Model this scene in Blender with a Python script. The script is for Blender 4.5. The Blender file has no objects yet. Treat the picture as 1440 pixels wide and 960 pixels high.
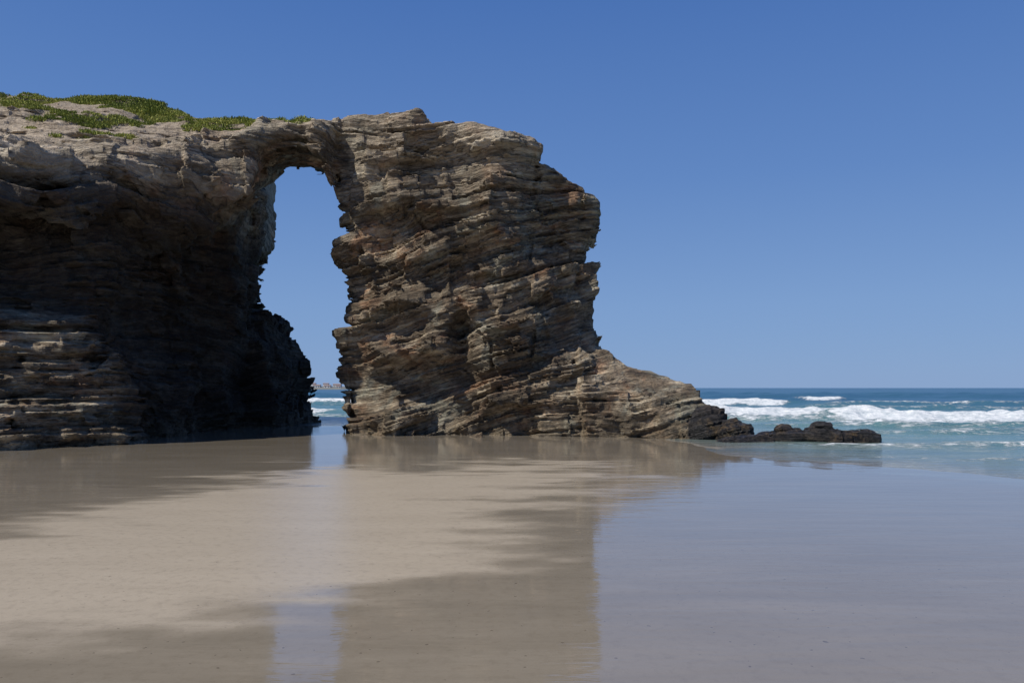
import bpy, math, numpy as np
from mathutils import Vector
rng=np.random.default_rng(7)
scene=bpy.context.scene
scene.view_settings.view_transform='Standard'
scene.view_settings.look='None'
scene.view_settings.exposure=0

# ---------------------------------------------------------------- helpers
TAB=rng.random((32,32,32)).astype(np.float32)
H16=rng.random(65536).astype(np.float32)
def vn(x,y,z):
    xi=np.floor(x);yi=np.floor(y);zi=np.floor(z)
    fx=(x-xi).astype(np.float32);fy=(y-yi).astype(np.float32);fz=(z-zi).astype(np.float32)
    fx=fx*fx*(3-2*fx);fy=fy*fy*(3-2*fy);fz=fz*fz*(3-2*fz)
    a=xi.astype(np.int32)&31;b=yi.astype(np.int32)&31;c=zi.astype(np.int32)&31
    a1=(a+1)&31;b1=(b+1)&31;c1=(c+1)&31
    c00=TAB[a,b,c]*(1-fx)+TAB[a1,b,c]*fx
    c10=TAB[a,b1,c]*(1-fx)+TAB[a1,b1,c]*fx
    c01=TAB[a,b,c1]*(1-fx)+TAB[a1,b,c1]*fx
    c11=TAB[a,b1,c1]*(1-fx)+TAB[a1,b1,c1]*fx
    return (c00*(1-fy)+c10*fy)*(1-fz)+(c01*(1-fy)+c11*fy)*fz
def hsh(a,b,c):
    a=a.astype(np.int64);b=b.astype(np.int64);c=c.astype(np.int64)
    h=(a*73856093)^(b*19349663)^(c*83492791)
    h=(h^(h>>13))*1274126177
    return H16[(h>>7)&65535]
def ss(a,b,x):
    t=np.clip((x-a)/(b-a),0,1);return t*t*(3-2*t)
def smax(a,b,k):
    h=np.maximum(k-np.abs(a-b),0)/k
    return np.maximum(a,b)+h*h*k*0.25
def smin(a,b,k): return -smax(-a,-b,k)
def mesh_obj(name,verts,faces,smooth=False):
    me=bpy.data.meshes.new(name)
    verts=np.asarray(verts,dtype=np.float32);faces=np.asarray(faces,dtype=np.int32)
    n=faces.shape[1]
    me.vertices.add(len(verts));me.vertices.foreach_set('co',verts.ravel())
    me.loops.add(faces.size);me.loops.foreach_set('vertex_index',faces.ravel())
    me.polygons.add(len(faces))
    me.polygons.foreach_set('loop_start',np.arange(0,faces.size,n,dtype=np.int32))
    me.polygons.foreach_set('use_smooth',np.full(len(faces),smooth))
    me.update(calc_edges=True);me.validate()
    ob=bpy.data.objects.new(name,me);scene.collection.objects.link(ob)
    return ob
def attr(ob,name,vals):
    a=ob.data.attributes.new(name,'FLOAT','POINT');a.data.foreach_set('value',np.asarray(vals,dtype=np.float32))

# ---------------------------------------------------------------- strata
def strata(x,y,z):
    a=0.30*(1-ss(7,12,z))-0.04
    g=a*6.5*np.tanh((x+3)/6.5)+0.05*x
    return z-g+0.10*(y-33)+1.25*(vn(x/5+3,y/5,z/4.5)-.5)+0.2*(vn(x/1.7,y/1.7,z/3+9)-.5)
def disp(x,y,z,amp=1.0):
    s=strata(x,y,z)
    d=0.95*(vn(x/4.2+1,y/4.2+5,z/3.6+2)-.5)+0.5*(vn(x/1.6+8,y/1.6,z/1.3)-.5)
    jx=x+0.7*(vn(x/2,y/2+4,z/2)-.5);jy=y+0.7*(vn(x/2+7,y/2,z/2)-.5)
    # sharp angular facets
    d+=1.0*np.abs(vn(x/2.4+21,y/2.4+3,z/2.2)-.5)*2-.32
    d+=.45*np.abs(vn(x/1.1+2,y/1.1+13,z/1.3+5)-.5)*2-.15
    # how strongly the thin beds stand out varies over the face
    fm=.55+1.15*vn(x/1.9+5,y/1.9,z/1.5+3)+.35*ss(-13,-15,x)
    for h,w,A,o in ((1.35,2.0,.75,11),(0.5,1.1,.50,37),(0.2,0.65,.37,73)):
        sw=s/h+0.45*np.sin(s/h*2.1+o)
        L=np.floor(sw)
        r=hsh(L,np.zeros_like(L)+o,np.zeros_like(L))
        bx=np.floor(jx/w+r*9.3);by=np.floor(jy/w+r*5.1)
        q=A*(0.62*hsh(L,bx+o*17,by)+0.38*r-.5)+A*.28*(0.5-(sw-L))
        d+=q*(fm if h<1 else 1)
    r=np.abs(vn(x/1.7+13,y/1.7+3,z/2.6+s*.2)-.5)
    d+=0.30*np.exp(-(r/0.02)**2)*ss(.45,.7,vn(x/2.1,y/2.1+17,z/1.8))
    return d*amp,s

# ---------------------------------------------------------------- polygon sdf
def poly_sdf(P,X,Z):
    P=np.array(P);n=len(P)
    d=np.full(X.shape,1e9);ins=np.zeros(X.shape,bool)
    for i in range(n):
        a=P[i];b=P[(i+1)%n];e=b-a
        t=np.clip(((X-a[0])*e[0]+(Z-a[1])*e[1])/(e@e),0,1)
        d=np.minimum(d,(X-a[0]-t*e[0])**2+(Z-a[1]-t*e[1])**2)
        c=((a[1]>Z)!=(b[1]>Z))
        xx=a[0]+(Z-a[1])/(e[1] if abs(e[1])>1e-9 else 1e-9)*e[0]
        ins^=(c&(X<xx))
    d=np.sqrt(d);return np.where(ins,-d,d)
PIL=[(-9.6,13.6),(-8.5,13.7),(-7.3,13.7),(-4.86,13.75),(-4.1,13.6),(-3.6,13.2),(-2.4,13.05),(-.9,12.85),(1.0,12.6),(1.3,11.7),
(2.1,11.4),(3.3,11.0),(3.9,10.2),(4.1,8.8),(3.7,8.2),(3.7,7.3),(3.9,6.4),(4.1,3.9),(4.9,2.85),(7.0,2.4),(7.6,1.9),(7.8,.6),(8.4,-.4),(8.6,-2),
(-7.2,-2),(-7.2,.2),(-7.1,1.5),(-7.6,2.4),(-7.6,3.6),(-7.3,4.6),(-7.5,5.6),(-8.0,6.6),(-8.05,7.8),(-7.5,9.4),(-7.7,11.2),(-8.5,12.1),(-9.6,12.6)]
PT=[(-9.6,13.7),(-7.3,13.7),(-4.86,13.75),(-4.1,13.6),(-3.6,13.2),(-2.4,13.05),(-.9,12.85),(1.0,12.6),(1.3,11.7),(2.1,11.4),(3.3,11.0),(3.9,10.2),(4.3,3.4),(4.9,2.85),(7.0,2.4),(7.6,1.9)]

def surface_nets(F,org,st):
    nx,ny,nz=F.shape
    S=F<0
    c=np.zeros((nx-1,ny-1,nz-1),np.uint8)
    for i in (0,1):
        for j in (0,1):
            for k in (0,1):
                c+=S[i:nx-1+i,j:ny-1+j,k:nz-1+k]
    act=(c>0)&(c<8);del c
    I,J,K=np.nonzero(act);n=len(I)
    idx=np.full(act.shape,-1,np.int32);idx[I,J,K]=np.arange(n)
    cv={}
    for i in (0,1):
        for j in (0,1):
            for k in (0,1): cv[(i,j,k)]=F[I+i,J+j,K+k]
    acc=np.zeros((n,3));cnt=np.zeros(n)
    ks=list(cv)
    for a in ks:
        for ax in range(3):
            if a[ax]==0:
                b=list(a);b[ax]=1;b=tuple(b)
                m=(cv[a]<0)!=(cv[b]<0)
                t=np.where(m,cv[a]/np.where(m,cv[a]-cv[b],1),0)
                p=np.zeros((n,3));p[:]=a;p[:,ax]+=t
                acc[m]+=p[m];cnt[m]+=1
    v=acc/cnt[:,None]+np.stack([I,J,K],1)
    v=v*np.array(st)+np.array(org)
    fs=[]
    for ax in range(3):
        sl0=[slice(1,-1)]*3;sl1=[slice(1,-1)]*3
        sl0[ax]=slice(0,-1);sl1[ax]=slice(1,None)
        A=S[tuple(sl0)];B=S[tuple(sl1)]
        m=A!=B
        q=np.array(np.nonzero(m));sgn=A[m]
        off=[1,1,1];off[ax]=0
        q=q+np.array(off)[:,None]
        u,w=[(1,2),(2,0),(0,1)][ax]
        def g(du,dw):
            r=q.copy();r[u]-=du;r[w]-=dw
            return idx[r[0],r[1],r[2]]
        f=np.stack([g(1,1),g(0,1),g(0,0),g(1,0)],1)
        f[~sgn]=f[~sgn][:,::-1]
        fs.append(f)
    f=np.concatenate(fs)
    # drop loose floating fragments
    lab=np.arange(n)
    E=np.concatenate([f[:,[0,1]],f[:,[1,2]],f[:,[2,3]]])
    for it in range(60):
        la=lab[E[:,0]];lb=lab[E[:,1]]
        mn=np.minimum(la,lb)
        new=lab.copy()
        np.minimum.at(new,la,mn);np.minimum.at(new,lb,mn)
        new=new[new];new=new[new]
        if (new==lab).all(): break
        lab=new
    cnt=np.bincount(lab,minlength=n)
    big=cnt[lab]>2500
    keep=big[f[:,0]]
    f=f[keep]
    remap=np.cumsum(big)-1
    return v[big],remap[f]

def build_field(org,st,shape,base,band=1.5,step=16,amp=1.0,ampf=None):
    F=np.empty(shape,np.float32)
    xs=org[0]+st[0]*np.arange(shape[0]);ys=org[1]+st[1]*np.arange(shape[1]);zs=org[2]+st[2]*np.arange(shape[2])
    for i in range(0,shape[0],step):
        x=xs[i:i+step][:,None,None];y=ys[None,:,None];z=zs[None,None,:]
        f=base(x,y,z).astype(np.float32)
        m=np.abs(f)<band
        ii,jj,kk=np.nonzero(m)
        if len(ii):
            d,_=disp(xs[i+ii],ys[jj],zs[kk],amp)
            if ampf is not None: d=d*ampf(xs[i+ii],ys[jj],zs[kk])
            f[m]+=d.astype(np.float32)
        F[i:i+step]=f
    F[0]=F[-1]=1;F[:,0]=F[:,-1]=1;F[:,:,0]=1;F[:,:,-1]=1
    return F

# ---------------------------------------------------------------- arch + headland
def yfr(x): return np.interp(x,[-30,-17,-14,-12,-9,-7],[23.0,26.4,30.0,31.8,33.0,33.4])
def ztop(x,y):
    rim=np.interp(x,[-30,-17,-14,-12,-10,-7],[9.2,9.7,10.9,11.9,12.8,13.4])
    rid=np.interp(x,[-30,-24,-17.6,-16.1,-14,-9,-7],[15.8,15.8,15.7,15.1,14.8,14.4,14.0])
    f=yfr(x);t=np.clip((y-f)/(38-f),0,1)**1.08
    return rim+(rid-rim)*t-0.05*np.maximum(y-40,0)
def base_arch(x,y,z):
    X2,Z2=np.broadcast_arrays(x[:,0,:],z[:,0,:])
    s=poly_sdf(PIL,X2,Z2)[:,None,:]
    foot=np.interp(x,[-8,-2,3,8],[33.8,32.7,31.9,31.7])+0.45*z
    up=33.25+.2*np.maximum(-1-x,0)+.5*np.maximum(x-.3,0)
    t=ss(1.5,4.2,z)
    yp=foot*(1-t)+up*t
    yp=yp+1.5*np.exp(-((x+2.1)/.5)**2-((z-4.2)/.9)**2)-0.5*np.exp(-((x+4.5)/1.5)**2-((z-10.5)/1.6)**2)
    yp=yp+1.0*np.exp(-((x-1.6)/1.0)**2-((z-8.5)/1.6)**2)-0.7*np.exp(-((x+.6)/.9)**2-((z-10.3)/2)**2)
    yp=yp-.5*np.exp(-((x+5.8)/1.2)**2-((z-3.2)/1.5)**2)
    yb=38.6-1.8*(1-ss(2,4,z))*ss(3,5,x)
    fP=smax(s+0.09*np.maximum(y-34.5,0),np.maximum(yp-y,y-yb),0.35)
    zt=ztop(x,y)
    xs_=x+0.25*(y-33)*ss(-9,-10.3,x)
    zu=np.interp(xs_,[-30,-17,-15,-13.5,-12.2,-11,-10.3,-9.8,-8.8,-8.1,-7.4],[8.4,8.8,8.9,8.9,9.4,10.6,11.5,12.1,12.35,11.6,9.8])+0.13*(y-33.5)*ss(-13.5,-12,x)
    fr=yfr(x);yback=np.where(x>-14.5,39.0,49.0)
    fA=smax((z-zt)*.85,smax(fr-y+0.3*np.maximum(zt-z-1.5,0),np.maximum(y-yback,np.maximum((zu-z)*.8,x+7.6)),.4),.3)
    xb=np.interp(y,[22,28,33,40,50],[-14.3,-14.0,-14.0,-13.4,-12])
    xc=np.interp(y,[22,29,33,36,38,41,43],[-14.6,-15.2,-15.8,-14.6,-13.1,-13.1,-15.6])+0.05*(z-8)
    t=ss(1.8,5.0,z);xr=xb*(1-t)+xc*t
    yB=np.interp(x,[-30,-17,-14.6,-14],[22.5,25.6,27.6,28.3])+np.interp(z,[-1,0,1.4,1.5,2.7,2.9,4.3,4.8,6,8.7,9.3,11],[-.5,-.3,-.1,.45,.65,1.1,1.4,2.7,3.5,3.7,2.6,1.5])
    fB=smax((z-zt)*.85,smax(x-xr,np.maximum(yB-y,y-49),.4),.4)
    xR=np.interp(z,[0,1.5,3.5,4.9,6],[-11.5,-12.1,-12.4,-13.1,-13.3])
    fR=smax(z-5.8,smax(x-xR,np.maximum(40-y,y-48),.4),.3)
    return smin(smin(fP,fA,.2),smin(fB,fR,.15),.2)
def amp_arch(x,y,z):
    tp=np.interp(x,[p[0] for p in PT],[p[1] for p in PT])
    a=np.where(x>-8.5,1-.62*ss(-1.3,-.1,z-tp)*((z>9)|(x>4.4)),1.)
    d=np.abs(ztop(x,y)-z)
    b=1-.72*ss(1.2,3.2,y-yfr(x))*ss(1.6,.8,d)
    b2=1-.5*ss(1.2,.3,d)
    c=(1-.35*ss(2.6,3.6,x)*ss(2.6,3.2,z))*(1-.5*ss(3.2,3.8,x)*ss(2.2,2.8,z)*ss(5.6,4.6,z))
    e=1-.35*ss(35,37,y)*(x>-15)
    e2=1-.3*ss(-6.6,-7.4,x)
    return np.where(x>-8.5,a*c*e2,np.minimum(np.minimum(b,b2),e))

org=(-30.5,21.5,-.8);st=(.095,.095,.055)
shape=(int(39.8/.095),int(28.5/.095),int(17.4/.055))
F=build_field(org,st,shape,base_arch,ampf=amp_arch)
v,f=surface_nets(F,org,st);del F
arch=mesh_obj('sea_cliff_rock_arch',v,f,False)
print('arch',len(v),len(f))
x,y,z=v.T
nrm=np.empty(len(v)*3,np.float32);arch.data.vertices.foreach_get('normal',nrm);nrm=nrm.reshape(-1,3)
S=strata(x,y,z)
attr(arch,'strata',S)
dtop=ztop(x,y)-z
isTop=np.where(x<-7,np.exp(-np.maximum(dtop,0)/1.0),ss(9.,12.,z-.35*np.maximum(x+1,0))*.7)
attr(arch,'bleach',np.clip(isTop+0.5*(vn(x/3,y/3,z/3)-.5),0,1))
depthin=(y-yfr(x))
soil=ss(2.6,4.4,depthin+1.8*(vn(x/2+5,y/2,z/2)-.5))*ss(1.7,.9,np.abs(dtop))*ss(-8.6,-9.6,x)
attr(arch,'soil',soil)
cave=ss(-9.5,-11.0,x)*ss(10.6,8.6,z)*np.clip(.05+ss(28,30,y)+ss(4.2,5.2,z),0,1)  # shade under the overhang painted into the albedo, along with some damp
attr(arch,'damp_shade',cave)

# ---------------------------------------------------------------- node helper
def mat_new(name):
    m=bpy.data.materials.new(name);m.use_nodes=True
    nt=m.node_tree;b=nt.nodes['Principled BSDF'];return m,nt,b
class N:
    def __init__(s,nt): s.nt=nt
    def n(s,t,**k):
        o=s.nt.nodes.new(t)
        for a,b in k.items(): setattr(o,a,b)
        return o
    def put(s,sock,v):
        if hasattr(v,'is_output') : s.nt.links.new(v,sock)
        else: sock.default_value=v
    def math(s,op,a,b=0.0,c=False):
        o=s.n('ShaderNodeMath',operation=op,use_clamp=c);s.put(o.inputs[0],a);s.put(o.inputs[1],b);return o.outputs[0]
    def mix(s,f,a,b,bt='MIX'):
        o=s.n('ShaderNodeMix',data_type='RGBA',blend_type=bt)
        s.put(o.inputs[0],f);s.put(o.inputs[6],a);s.put(o.inputs[7],b);return o.outputs[2]
    def mixf(s,f,a,b):
        o=s.n('ShaderNodeMix',data_type='FLOAT');s.put(o.inputs[0],f);s.put(o.inputs[2],a);s.put(o.inputs[3],b);return o.outputs[0]
    def attr(s,n): return s.n('ShaderNodeAttribute',attribute_name=n).outputs['Fac']
    def pos(s):
        g=s.n('ShaderNodeNewGeometry');sp=s.n('ShaderNodeSeparateXYZ');s.nt.links.new(g.outputs['Position'],sp.inputs[0]);return sp.outputs
    def vec(s,x,y,z):
        o=s.n('ShaderNodeCombineXYZ');s.put(o.inputs[0],x);s.put(o.inputs[1],y);s.put(o.inputs[2],z);return o.outputs[0]
    def noise(s,vec,sc,det=4,rough=.6,dist=0):
        o=s.n('ShaderNodeTexNoise');s.put(o.inputs['Vector'],vec);o.inputs['Scale'].default_value=sc;o.inputs['Detail'].default_value=det
        o.inputs['Roughness'].default_value=rough;o.inputs['Distortion'].default_value=dist;return o.outputs[0]
    def ramp(s,f,pts):
        o=s.n('ShaderNodeValToRGB');s.put(o.inputs[0],f);e=o.color_ramp.elements
        while len(e)<len(pts): e.new(.5)
        for i,(p,c) in enumerate(pts):
            e[i].position=p;e[i].color=(c,c,c,1) if isinstance(c,(int,float)) else (*c,1)
        return o.outputs[0]
    def bump(s,h,st,d,nrm=None):
        o=s.n('ShaderNodeBump');s.put(o.inputs['Height'],h);o.inputs['Strength'].default_value=st;o.inputs['Distance'].default_value=d
        if nrm is not None:s.put(o.inputs['Normal'],nrm)
        return o.outputs[0]

def rock_material(name,dark=False):
    m,nt,b=mat_new(name);k=N(nt);px,py,pz=k.pos();s=k.attr('strata')
    M=lambda a,c:k.math('MULTIPLY',a,c)
    vl=k.vec(M(px,.45),M(py,.45),M(s,2.6))
    vf=k.vec(M(px,1.2),M(py,1.2),M(s,10.0))
    v3=k.vec(px,py,pz)
    n1=k.noise(vl,1.0,3,.65);n2=k.noise(vf,1.0,4,.7)
    nA=k.noise(v3,.6,3,.65,.4);nB=k.noise(v3,5.,4,.7)
    nC=k.noise(k.vec(M(px,.6),M(py,.6),M(s,.8)),1.0,4,.65,.5)
    t=k.math('ADD',k.math('ADD',M(n1,.45),M(n2,.35)),M(nB,.2))
    col=k.ramp(t,[(.38,(.028,.021,.015)),(.45,(.13,.098,.066)),(.525,(.27,.212,.145)),(.62,(.55,.47,.345))])
    rust=k.ramp(nC,[(.54,0.),(.65,.75)])
    col=k.mix(rust,col,k.mix(k.ramp(t,[(.37,0.),(.62,1.)]),(.05,.024,.013,1),(.46,.25,.135,1)))
    grn=k.ramp(nC,[(.37,.65),(.46,0.)])
    col=k.mix(grn,col,k.mix(k.ramp(t,[(.37,0.),(.62,1.)]),(.035,.035,.028,1),(.44,.44,.35,1)))
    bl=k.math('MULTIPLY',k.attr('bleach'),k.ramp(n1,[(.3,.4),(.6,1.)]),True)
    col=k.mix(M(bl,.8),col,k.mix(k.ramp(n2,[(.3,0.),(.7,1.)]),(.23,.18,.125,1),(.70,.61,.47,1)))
    gp=k.ramp(k.math('ABSOLUTE',k.math('SUBTRACT',n1,.5)),[(.0,.75),(.022,0.)])
    col=k.mix(gp,col,(.025,.019,.014,1))
    st_=k.ramp(nA,[(.47,0.),(.64,.68)])
    col=k.mix(M(st_,k.math('SUBTRACT',1.,bl,True)),col,k.mix(n2,(.025,.019,.013,1),(.14,.11,.075,1)))
    col=k.mix(M(k.attr('damp_shade'),.78),col,(.016,.013,.012,1))  # near-black mix paints in the overhang's shade as well as damp rock
    td=k.math('ADD',pz,M(nA,-1.6))
    tz=k.ramp(k.math('ADD',M(td,.5),.5),[(.1,1.),(.62,0.)])
    mus=k.mix(k.ramp(nB,[(.4,0.),(.6,1.)]),(.055,.045,.03,1),(.21,.165,.105,1))
    col=k.mix(M(tz,.6),col,mus)
    so=k.attr('soil')
    sc=k.mix(k.ramp(nB,[(.3,0.),(.7,1.)]),(.20,.155,.11,1),(.50,.42,.32,1))
    col=k.mix(so,col,sc)
    if dark:
        col=k.mix(.93,col,k.mix(k.ramp(nB,[(.45,0.),(.64,1.)]),(.008,.010,.015,1),k.mix(k.ramp(nA,[(.45,0.),(.6,1.)]),(.03,.032,.04,1),(.11,.075,.04,1))))
    k.put(b.inputs['Base Color'],col)
    k.put(b.inputs['Roughness'],k.mixf(tz,.88,.5 if not dark else .35))
    b.inputs['Specular IOR Level'].default_value=.3
    h=k.math('ADD',n2,M(nB,.55))
    k.put(b.inputs['Normal'],k.bump(h,1.0,.25))
    return m
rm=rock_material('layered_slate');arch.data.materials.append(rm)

# ---------------------------------------------------------------- low shore rocks
def blobs_rock(name,blobs,bounds,st,amp,mat):
    (x0,x1),(y0,y1),(z0,z1)=bounds
    sh=(int((x1-x0)/st[0]),int((y1-y0)/st[1]),int((z1-z0)/st[2]))
    def base(x,y,z):
        f=None
        for cx,cy,cz,rx,ry,rz in blobs:
            q=np.sqrt(((x-cx)/rx)**2+((y-cy)/ry)**2+((z-cz)/rz)**2)
            g=(q-1)*min(rx,ry,rz)
            f=g if f is None else smin(f,g,.06)
        return f
    F=build_field((x0,y0,z0),st,sh,base,band=1.2,amp=amp)
    v,f=surface_nets(F,(x0,y0,z0),st)
    o=mesh_obj(name,v,f,False);x,y,z=v.T
    attr(o,'strata',strata(x,y,z)*1.5)
    for a in('bleach','soil','damp_shade'):attr(o,a,np.zeros(len(v)))
    o.data.materials.append(mat);return o
dm=rock_material('mussel_covered_rock',True)
blobs_rock('shore_rocks',[(7.8,32.0,.15,.8,.9,1.0),(8.7,31.2,.0,.8,.6,.66),(9.9,31.3,-.12,.5,.5,.38),(10.6,30.6,-.10,.7,.5,.46),(12.0,30.4,-.05,.85,.6,.56),(12.6,29.8,-.08,.85,.6,.50),(8.8,29.8,-.22,1.2,.5,.38),(11.0,29.3,-.25,.6,.35,.36)],
 ((5.5,15.5),(28,34),(-.8,2.0)),(.05,.05,.045),.32,dm)
blobs_rock('beach_boulder',[(-11.3,38.3,0,.65,.5,.35),(-10.7,38.6,-.02,.4,.35,.25)],((-12.6,-9.8),(37.2,39.8),(-.5,.8)),(.04,.04,.035),.22,rm)

# ---------------------------------------------------------------- shore distance
SH=np.array([(-4000,60),(-60,46),(-14,43),(-7,43),(4,38),(6.0,29),(7.4,22.5),(11.5,17.2),(20,12),(40,4),(4000,-900)],float)
def shore(x,y):
    d=np.full(x.shape,1e18)
    for i in range(len(SH)-1):
        a=SH[i];e=SH[i+1]-a
        t=np.clip(((x-a[0])*e[0]+(y-a[1])*e[1])/(e@e),0,1)
        d=np.minimum(d,(x-a[0]-t*e[0])**2+(y-a[1]-t*e[1])**2)
    ys=np.interp(x,SH[:,0],SH[:,1])
    w=np.sqrt(d)*np.where(y>ys,1,-1)
    return w+(2.2*(vn(x/3.5,y/3.5,x*0)-.5)+.5*(vn(x/.9,y/.9,x*0+3)-.5))*np.clip(1-np.abs(w)/12,0,1)
def grid_faces(nr,nc):
    i=np.arange(nr-1)[:,None]*nc+np.arange(nc-1)[None,:]
    return np.stack([i,i+1,i+1+nc,i+nc],-1).reshape(-1,4)

# ---------------------------------------------------------------- sand
def axis(a,b,st,far,g=1.25):
    c=list(np.arange(a,b+1e-6,st));p=c[-1];d=st
    while p<far: d*=g;p+=d;c.append(p)
    q=c[0];d=st;l=[]
    while q>-far: d*=g;q-=d;l.append(q)
    return np.array(l[::-1]+c)
gx=axis(-26,22,.12,6500);gy=axis(2,50,.12,6500)
Y,X=np.meshgrid(gy,gx,indexing='ij');x=X.ravel();y=Y.ravel()
w=shore(x,y)
z=np.where(w<0,np.minimum(0,-.03-.02*w),-.03-.035*w)
z=np.minimum(z,0);z=np.maximum(z,-6)
near=(np.abs(x)<30)&(y>0)&(y<52)
z=z+np.where(near,.012*(vn(x/3.,y/2.,x*0+3)-.5),0)
sand=mesh_obj('beach_sand',np.stack([x,y,z],1),grid_faces(len(gy),len(gx)),True)
CH=2.0;FP=1120.
def W(px,py): D=CH*FP/(py-545);return ((px-720)/FP*D,D)
# slightly raised, drained bank of sand
DR=[W(*p) for p in [(-160,790),(60,735),(230,695),(390,668),(480,655),(600,662),(700,648),(800,652),(880,668),(800,690),(735,730),(715,780),(640,815),(520,840),(430,850),(330,862),(230,885),(60,905),(-200,915)]]
sd=np.full(len(x),5.);mm=near;sd[mm]=poly_sdf(DR,x[mm],y[mm])
sc=.25+.06*y
drain=ss(1.,-1.,sd/sc/1.2+1.6*(vn(x/2.2,y/.9,x*0+1)-.5)+1.2*(vn(x/.8,y/.25,x*0+2)-.5)+.8*(vn(x/.3,y/.12,x*0+7)-.5))
attr(sand,'drain',drain)
m,nt,b=mat_new('wet_sand');k=N(nt);px,py,pz=k.pos();v3=k.vec(px,py,pz)
M=lambda a,c:k.math('MULTIPLY',a,c)
dr=k.attr('drain')
str_=k.noise(k.vec(M(px,.35),M(py,1.6),0.),1.,5,.6,.4)
fine=k.noise(v3,60.,2,.7)
grit=k.noise(v3,9.,3,.7)
base=k.mix(k.ramp(str_,[(.3,0.),(.7,1.)]),(.195,.168,.13,1),(.25,.217,.17,1))
base=k.mix(dr,base,k.mix(str_,(.35,.297,.225,1),(.45,.388,.30,1)))
base=k.mix(M(fine,.4),base,(.15,.125,.09,1))
base=k.mix(k.ramp(grit,[(.5,0.),(.8,.4)]),base,(.14,.115,.085,1))
sp=k.ramp(k.noise(v3,16.,1,.5),[(.74,0.),(.77,1.)])
base=k.mix(M(sp,.6),base,(.06,.045,.035,1))
k.put(b.inputs['Base Color'],base)
b.inputs['IOR'].default_value=1.42
rr=k.mixf(dr,k.ramp(str_,[(.3,.02),(.7,.08)]),.34)
k.put(b.inputs['Roughness'],rr)
k.put(b.inputs['Specular IOR Level'],k.mixf(dr,.9,.3))
h=k.math('ADD',k.noise(k.vec(M(px,.8),M(py,3.2),0.),1.,4,.6,.5),M(fine,M(dr,.08)))
k.put(b.inputs['Normal'],k.bump(h,.35,.014))
sand.data.materials.append(m)

# ---------------------------------------------------------------- sea
ys=[6.]
while ys[-1]<26: ys.append(ys[-1]+.2)
while ys[-1]<70: ys.append(ys[-1]+.2)
while ys[-1]<110: ys.append(ys[-1]+.35)
while ys[-1]<6400: ys.append(ys[-1]+.35+(ys[-1]-110)*.03)
ys=np.array(ys);ta=np.tan(np.radians(58))*np.sign(np.linspace(-1,1,700))*np.abs(np.linspace(-1,1,700))**1.15
Y,T=np.meshgrid(ys,ta,indexing='ij');X=T*Y;x=X.ravel();y=Y.ravel()
w=shore(x,y)
z=np.full(len(x),-.03);foam=np.zeros(len(x))
amp=ss(1,25,w)
z+=amp*(.26*(vn(x/9,y/3.2,x*0+.5)-.5)+.12*(vn(x/2.5,y/1.1,x*0+5)-.5))
z+=ss(0,8,w)*.06*(vn(x/1.5,y/.7,x*0+15)-.5)
def wave(yc,H,L,xa,xb,fo,wig=2.5,front=2.2,seed=0):
    global z,foam
    c=yc+wig*(vn(x/14+seed,x*0+seed,x*0)-.5)*2+.7*(vn(x/2.3+seed,x*0,x*0+seed)-.5)
    env=ss(xa-5,xa+3,x)*ss(xb+5,xb-3,x)*(.7+.6*vn(x/4+seed*3,x*0,x*0))
    d=y-c
    sh=np.where(d<0,np.exp(-(d/(L*.28))**2),np.exp(-(d/L)**2))
    z=z+H*env*sh*amp
    if fo>0:
        fx=ss(xa-2,xa+3,x)*ss(xb+2,xb-3,x)
        fr=front*(.5+1.2*vn(x/2.0+seed,x*0,x*0+5))
        ff=np.where(d<.4,np.exp(-(np.maximum(-d-.2,0)/fr)**2),np.exp(-((d-.4)/.35)**2))
        foam=np.maximum(foam,np.clip(fo*ff*fx*(.65+.7*vn(x/1.0,y/.8,x*0+seed)),0,1))
        z=z+.22*fx*ff*min(fo,1)*(vn(x/.55,y/.45,x*0+2)-.3)*(.4+1.2*vn(x/1.7,y/1.7,x*0+8))
wave(60,.55,4.0,11.0,28,1.35,1.0,3.4,1)
wave(51.5,.5,3.5,20.0,60,1.35,1.2,3.2,2)
wave(55,.15,2.0,12.5,26,.8,1.2,3.5,21)
wave(46.5,.12,2.0,17,50,.65,1.2,2.8,22)
wave(50,.3,3.0,8,22,.45,1.0,1.4,9)
wave(92,.6,5,18,32,1.1,1.5,1.8,3)
wave(88,.5,5,34,80,.4,3,.9,4)
wave(125,.7,6,44,52,.9,2,1.5,5)
wave(72,.4,4,25,70,.42,3,1.,6)
wave(150,.7,8,-200,200,.0,6,3,7)
wave(205,.8,10,-200,250,.0,8,3,8)
wave(36,.24,2,12,30,.36,2,1.0,10)
wave(29,.2,1.6,9,30,.38,1.5,.8,11)
wave(24,.10,1.2,9,30,.3,1.5,.8,17)
wave(66,.35,4,-60,-14,.9,2,1.6,12)
wave(92,.6,5,-90,-14,1.0,2,1.5,13)
wave(56,.2,3,-60,-10,.4,1,1,14)
wave(41,.3,2.2,12,60,.36,2,1.0,15)
edge=np.exp(-((w-.2)/.14)**2)*ss(.4,.7,vn(x/1.8,y/1.8,x*0+4))
ok=w>-2.
fc=grid_faces(len(ys),len(ta));fc=fc[ok[fc].any(1)]
z=np.where(w<0,-.03,z)
sea=mesh_obj('sea',np.stack([x,y,z],1),fc,True)
attr(sea,'foam',foam);attr(sea,'edge',edge);attr(sea,'offshore',np.clip(w/100,0,1))
m,nt,b=mat_new('sea_water');k=N(nt);px,py,pz=k.pos();M=lambda a,c:k.math('MULTIPLY',a,c)
off=k.attr('offshore');fo=k.attr('foam')
col=k.ramp(off,[(0.,(.20,.175,.13)),(.03,(.17,.205,.175)),(.12,(.12,.215,.205)),(.35,(.07,.17,.195)),(.8,(.035,.10,.17))])
sw=k.noise(k.vec(M(px,.10),M(py,.45),0.),1.,4,.6,.3)
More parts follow.
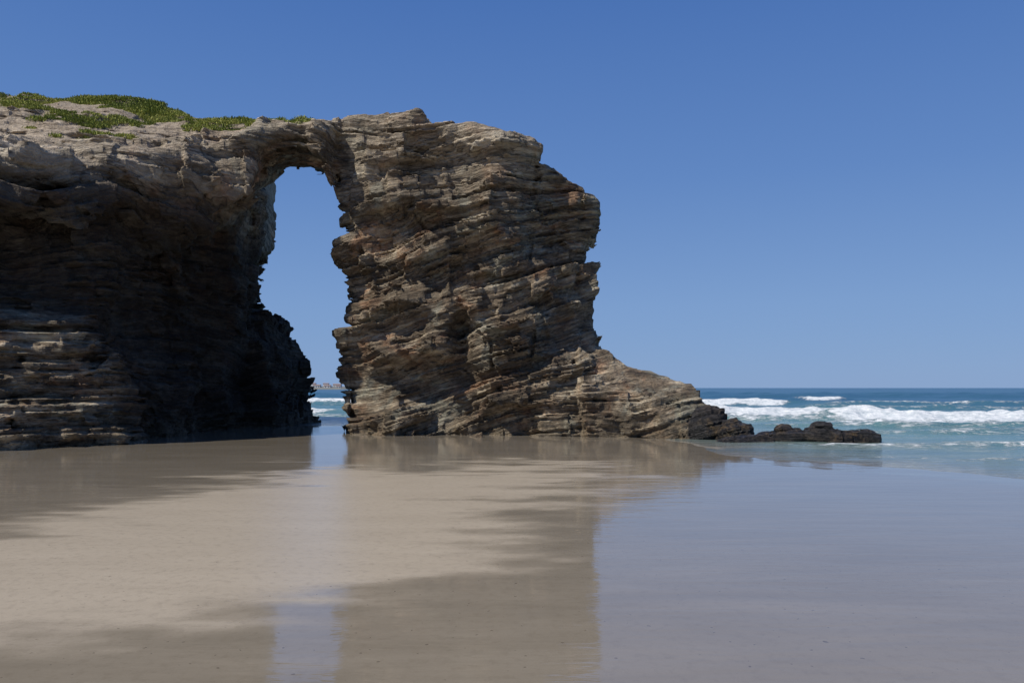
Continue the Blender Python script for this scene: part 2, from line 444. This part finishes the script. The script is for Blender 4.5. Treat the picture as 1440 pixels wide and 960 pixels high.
col=k.mix(k.ramp(sw,[(.35,.0),(.65,.45)]),col,(.03,.10,.135,1))
fn=k.noise(k.vec(M(px,1.),M(py,1.6),M(pz,2.)),1.8,5,.75,.3)
fm=k.ramp(k.math('ADD',M(fo,1.15),M(k.math('SUBTRACT',fn,.5),1.7)),[(.38,0.),(.66,1.)])
lace=k.ramp(k.math('ABSOLUTE',k.math('SUBTRACT',k.noise(k.vec(M(px,.35),M(py,.9),0.),1.,5,.65,.8),.5)),[(.0,1.),(.02,0.)])
patch=k.ramp(k.noise(k.vec(M(px,.07),M(py,.16),3.),1.,3,.5),[(.46,0.),(.58,1.)])
lace=M(M(lace,patch),k.ramp(off,[(.05,.0),(.10,.8),(.5,.6),(.8,.0)]))
fm=k.math('MAXIMUM',fm,lace)
c2=k.mix(fm,col,k.mix(k.ramp(fn,[(.35,0.),(.62,1.)]),(.36,.42,.46,1),(.70,.72,.73,1)))
c2=k.mix(M(k.attr('edge'),.6),c2,(.42,.36,.28,1))
k.put(b.inputs['Base Color'],c2)
k.put(b.inputs['Roughness'],k.mixf(fm,k.ramp(off,[(0.,.06),(.1,.15),(.5,.3)]),.9))
b.inputs['IOR'].default_value=1.33
k.put(b.inputs['Specular IOR Level'],k.mixf(fm,.45,.1))
h=k.math('ADD',k.noise(k.vec(M(px,.9),M(py,2.2),0.),1.3,4,.65,.4),M(fn,M(fm,1.2)))
k.put(b.inputs['Normal'],k.bump(h,.7,.16))
sea.data.materials.append(m)

# ---------------------------------------------------------------- grass on the cliff top
dt=np.abs(dtop)
co=np.empty(len(arch.data.vertices)*3,np.float32);arch.data.vertices.foreach_get('co',co);co=co.reshape(-1,3)
ax,ay,az=co.T
gm=vn(ax/1.6+4,ay/1.1+2,az/2)+.45*(vn(ax/.5,ay/.5,az/.5)-.5)
z1=(ax<-15.0)&(ay>30.5)&(ay<42)&((gm>.68)|((ay>36.5+1.8*(vn(ax/2.,ax*0,ax*0)-.5))&(ax<-15.4)&(gm>.30)))
z2=(ax>-14.4)&(ax<-8.8)&(ay>34.0+.8*(vn(ax/.9,ax*0,ax*0)-.5))&(ay<38.2)&(gm>.25)&(dt<.75)&(az>13.1)
c=np.nonzero((z1|z2)&(nrm[:,2]>.3)&(dt<1.2))[0]
print('grass cand',len(c))
c=rng.choice(c,min(15000,len(c)),replace=False)
nb=14
P=np.repeat(co[c],nb,0)+rng.normal(0,.07,(len(c)*nb,3))*np.array([1,1,.2])
n=len(P)
az_=rng.uniform(0,2*np.pi,n);ln=rng.uniform(.05,.12,n)*np.repeat(.6+.9*vn(co[c][:,0]*1.3,co[c][:,1]*1.3,co[c][:,2]*0),nb);wd=rng.uniform(.012,.024,n)
tilt=rng.uniform(.15,1.2,n)
dx=np.stack([np.cos(az_),np.sin(az_),np.zeros(n)],1);sx=np.stack([-np.sin(az_),np.cos(az_),np.zeros(n)],1)
up=np.array([0,0,1.])
tip=P+dx*(ln*np.sin(tilt))[:,None]+up*(ln*np.cos(tilt))[:,None]
mid=(P+tip)/2+up*(ln*.12)[:,None]
V=np.stack([P-up*.03,mid+sx*wd[:,None],tip,mid-sx*wd[:,None]],1).reshape(-1,3)
gr=mesh_obj('cliff_top_grass',V,np.arange(n*4).reshape(-1,4))
attr(gr,'tone',np.repeat(rng.random(n)*.5+.5*np.repeat(vn(co[c][:,0]/.9,co[c][:,1]/.9,co[c][:,2]),nb),4))
m,nt,b=mat_new('grass');k=N(nt)
k.put(b.inputs['Base Color'],k.ramp(k.attr('tone'),[(.15,(.10,.13,.025)),(.5,(.23,.27,.05)),(.85,(.42,.39,.11))]))
b.inputs['Roughness'].default_value=.7;b.inputs['Specular IOR Level'].default_value=.2
gr.data.materials.append(m)

# ---------------------------------------------------------------- distant coast with houses
xs=np.linspace(-330,-184,90);yy=np.linspace(890,1010,20)
Y,X=np.meshgrid(yy,xs,indexing='ij')
Z=-1+(3.6+1.5*vn(X/14,Y/20,X*0))*ss(-184,-196,X)*np.sin(np.pi*(Y-890)/120)**.5
coast=mesh_obj('distant_coast_hill',np.stack([X,Y,Z],-1).reshape(-1,3),grid_faces(20,90),True)
m,nt,b=mat_new('coast_vegetation');k=N(nt);px,py,pz=k.pos()
k.put(b.inputs['Base Color'],k.mix(k.noise(k.vec(px,py,pz),.12,4),(.10,.12,.12,1),(.2,.19,.17,1)));b.inputs['Roughness'].default_value=.9
coast.data.materials.append(m)
def simple(name,c,r=.8):
    m,nt,b=mat_new(name);k=N(nt);px,py,pz=k.pos()
    k.put(b.inputs['Base Color'],k.mix(k.noise(k.vec(px,py,pz),.8,3),tuple(q*.85 for q in c)+(1,),tuple(c)+(1,)));b.inputs['Roughness'].default_value=r;return m
mw=simple('white_render',(.55,.55,.55));mr=simple('roof_tiles',(.24,.17,.145));mg=simple('window_glass',(.06,.08,.10),.2)  # roof colour is paled to carry distance haze
def house(cx,cy,cz,wx,wy,h,rh):
    e=bpy.data.objects.new('village_house',None);scene.collection.objects.link(e);e.location=(cx,cy,cz)
    def part(nm,vs,fs,mt):
        me=bpy.data.meshes.new(nm);me.from_pydata(vs,[],fs);me.materials.append(mt)
        o=bpy.data.objects.new(nm,me);o.parent=e;scene.collection.objects.link(o)
    a,c=wx/2,wy/2
    part('walls',[(-a,-c,0),(a,-c,0),(a,c,0),(-a,c,0),(-a,-c,h),(a,-c,h),(a,c,h),(-a,c,h),(-a,0,h+rh),(a,0,h+rh)],
      [(0,1,5,4),(2,3,7,6),(1,2,6,9,5),(3,0,4,8,7)],mw)
    o=.3
    part('roof',[(-a-o,-c-o,h-.05),(a+o,-c-o,h-.05),(a+o,0,h+rh+.12),(-a-o,0,h+rh+.12),(a+o,c+o,h-.05),(-a-o,c+o,h-.05)],[(0,1,2,3),(3,2,4,5)],mr)
    vs=[];fs=[]
    nw=max(2,int(wx/2.5))
    for fl in range(max(1,int(h/2.6))):
        for i in range(nw):
            wxp=-a+wx*(i+.5)/nw;zz=.9+fl*2.6;q=len(vs)
            vs+=[(wxp-.5,-c-.03,zz),(wxp+.5,-c-.03,zz),(wxp+.5,-c-.03,zz+1.2),(wxp-.5,-c-.03,zz+1.2)];fs.append((q,q+1,q+2,q+3))
    part('windows',vs,fs,mg)
for a in [(-224,915,1.6,8,7,3,1.),(-217,930,2.2,6,6,4.4,.8),(-211,912,1.4,7,6,2.8,1.),(-205,935,2,9,7,3.6,1.),(-199,915,1.,5,6,2.8,.9),(-232,925,2,8,7,4.5,1.)]: house(*a)

# ---------------------------------------------------------------- light, sky
sdir=Vector((-0.63,-0.42,1.0)).normalized()
el=math.asin(sdir.z)
sl=bpy.data.lights.new('sun','SUN');sl.energy=5.0;sl.angle=math.radians(.5);sl.color=(1,.94,.84)
so=bpy.data.objects.new('sun',sl);scene.collection.objects.link(so)
so.rotation_euler=(-sdir).to_track_quat('-Z','Y').to_euler()
wd_=bpy.data.worlds.new('World');scene.world=wd_;wd_.use_nodes=True
nt=wd_.node_tree;bg=nt.nodes['Background'];k=N(nt)
sky=nt.nodes.new('ShaderNodeTexSky');sky.sky_type='NISHITA';sky.sun_disc=False
sky.sun_elevation=el;sky.sun_rotation=math.atan2(sdir.x,sdir.y)
sky.air_density=1.0;sky.dust_density=.2;sky.ozone_density=2.0;sky.altitude=0
tc=nt.nodes.new('ShaderNodeTexCoord');sp=nt.nodes.new('ShaderNodeSeparateXYZ');nt.links.new(tc.outputs['Generated'],sp.inputs[0])
haze=k.ramp(sp.outputs[2],[(0.,(.205,.345,.61)),(.10,(.185,.325,.61)),(.25,(.115,.24,.545)),(.44,(.065,.168,.465)),(1.,(.04,.11,.36))])
STR=.085
vm=k.n('ShaderNodeVectorMath',operation='SCALE');k.put(vm.inputs[0],haze);vm.inputs[3].default_value=1/STR
k.put(bg.inputs[0],k.mix(.9,sky.outputs[0],vm.outputs[0]));bg.inputs[1].default_value=STR

# ---------------------------------------------------------------- camera
cam=bpy.data.cameras.new('camera');co_=bpy.data.objects.new('camera',cam);scene.collection.objects.link(co_)
cam.lens=28;cam.sensor_width=36;cam.shift_y=65/1440;cam.clip_end=20000
co_.location=(0,0,CH);co_.rotation_euler=(math.radians(90),0,0)
scene.camera=co_
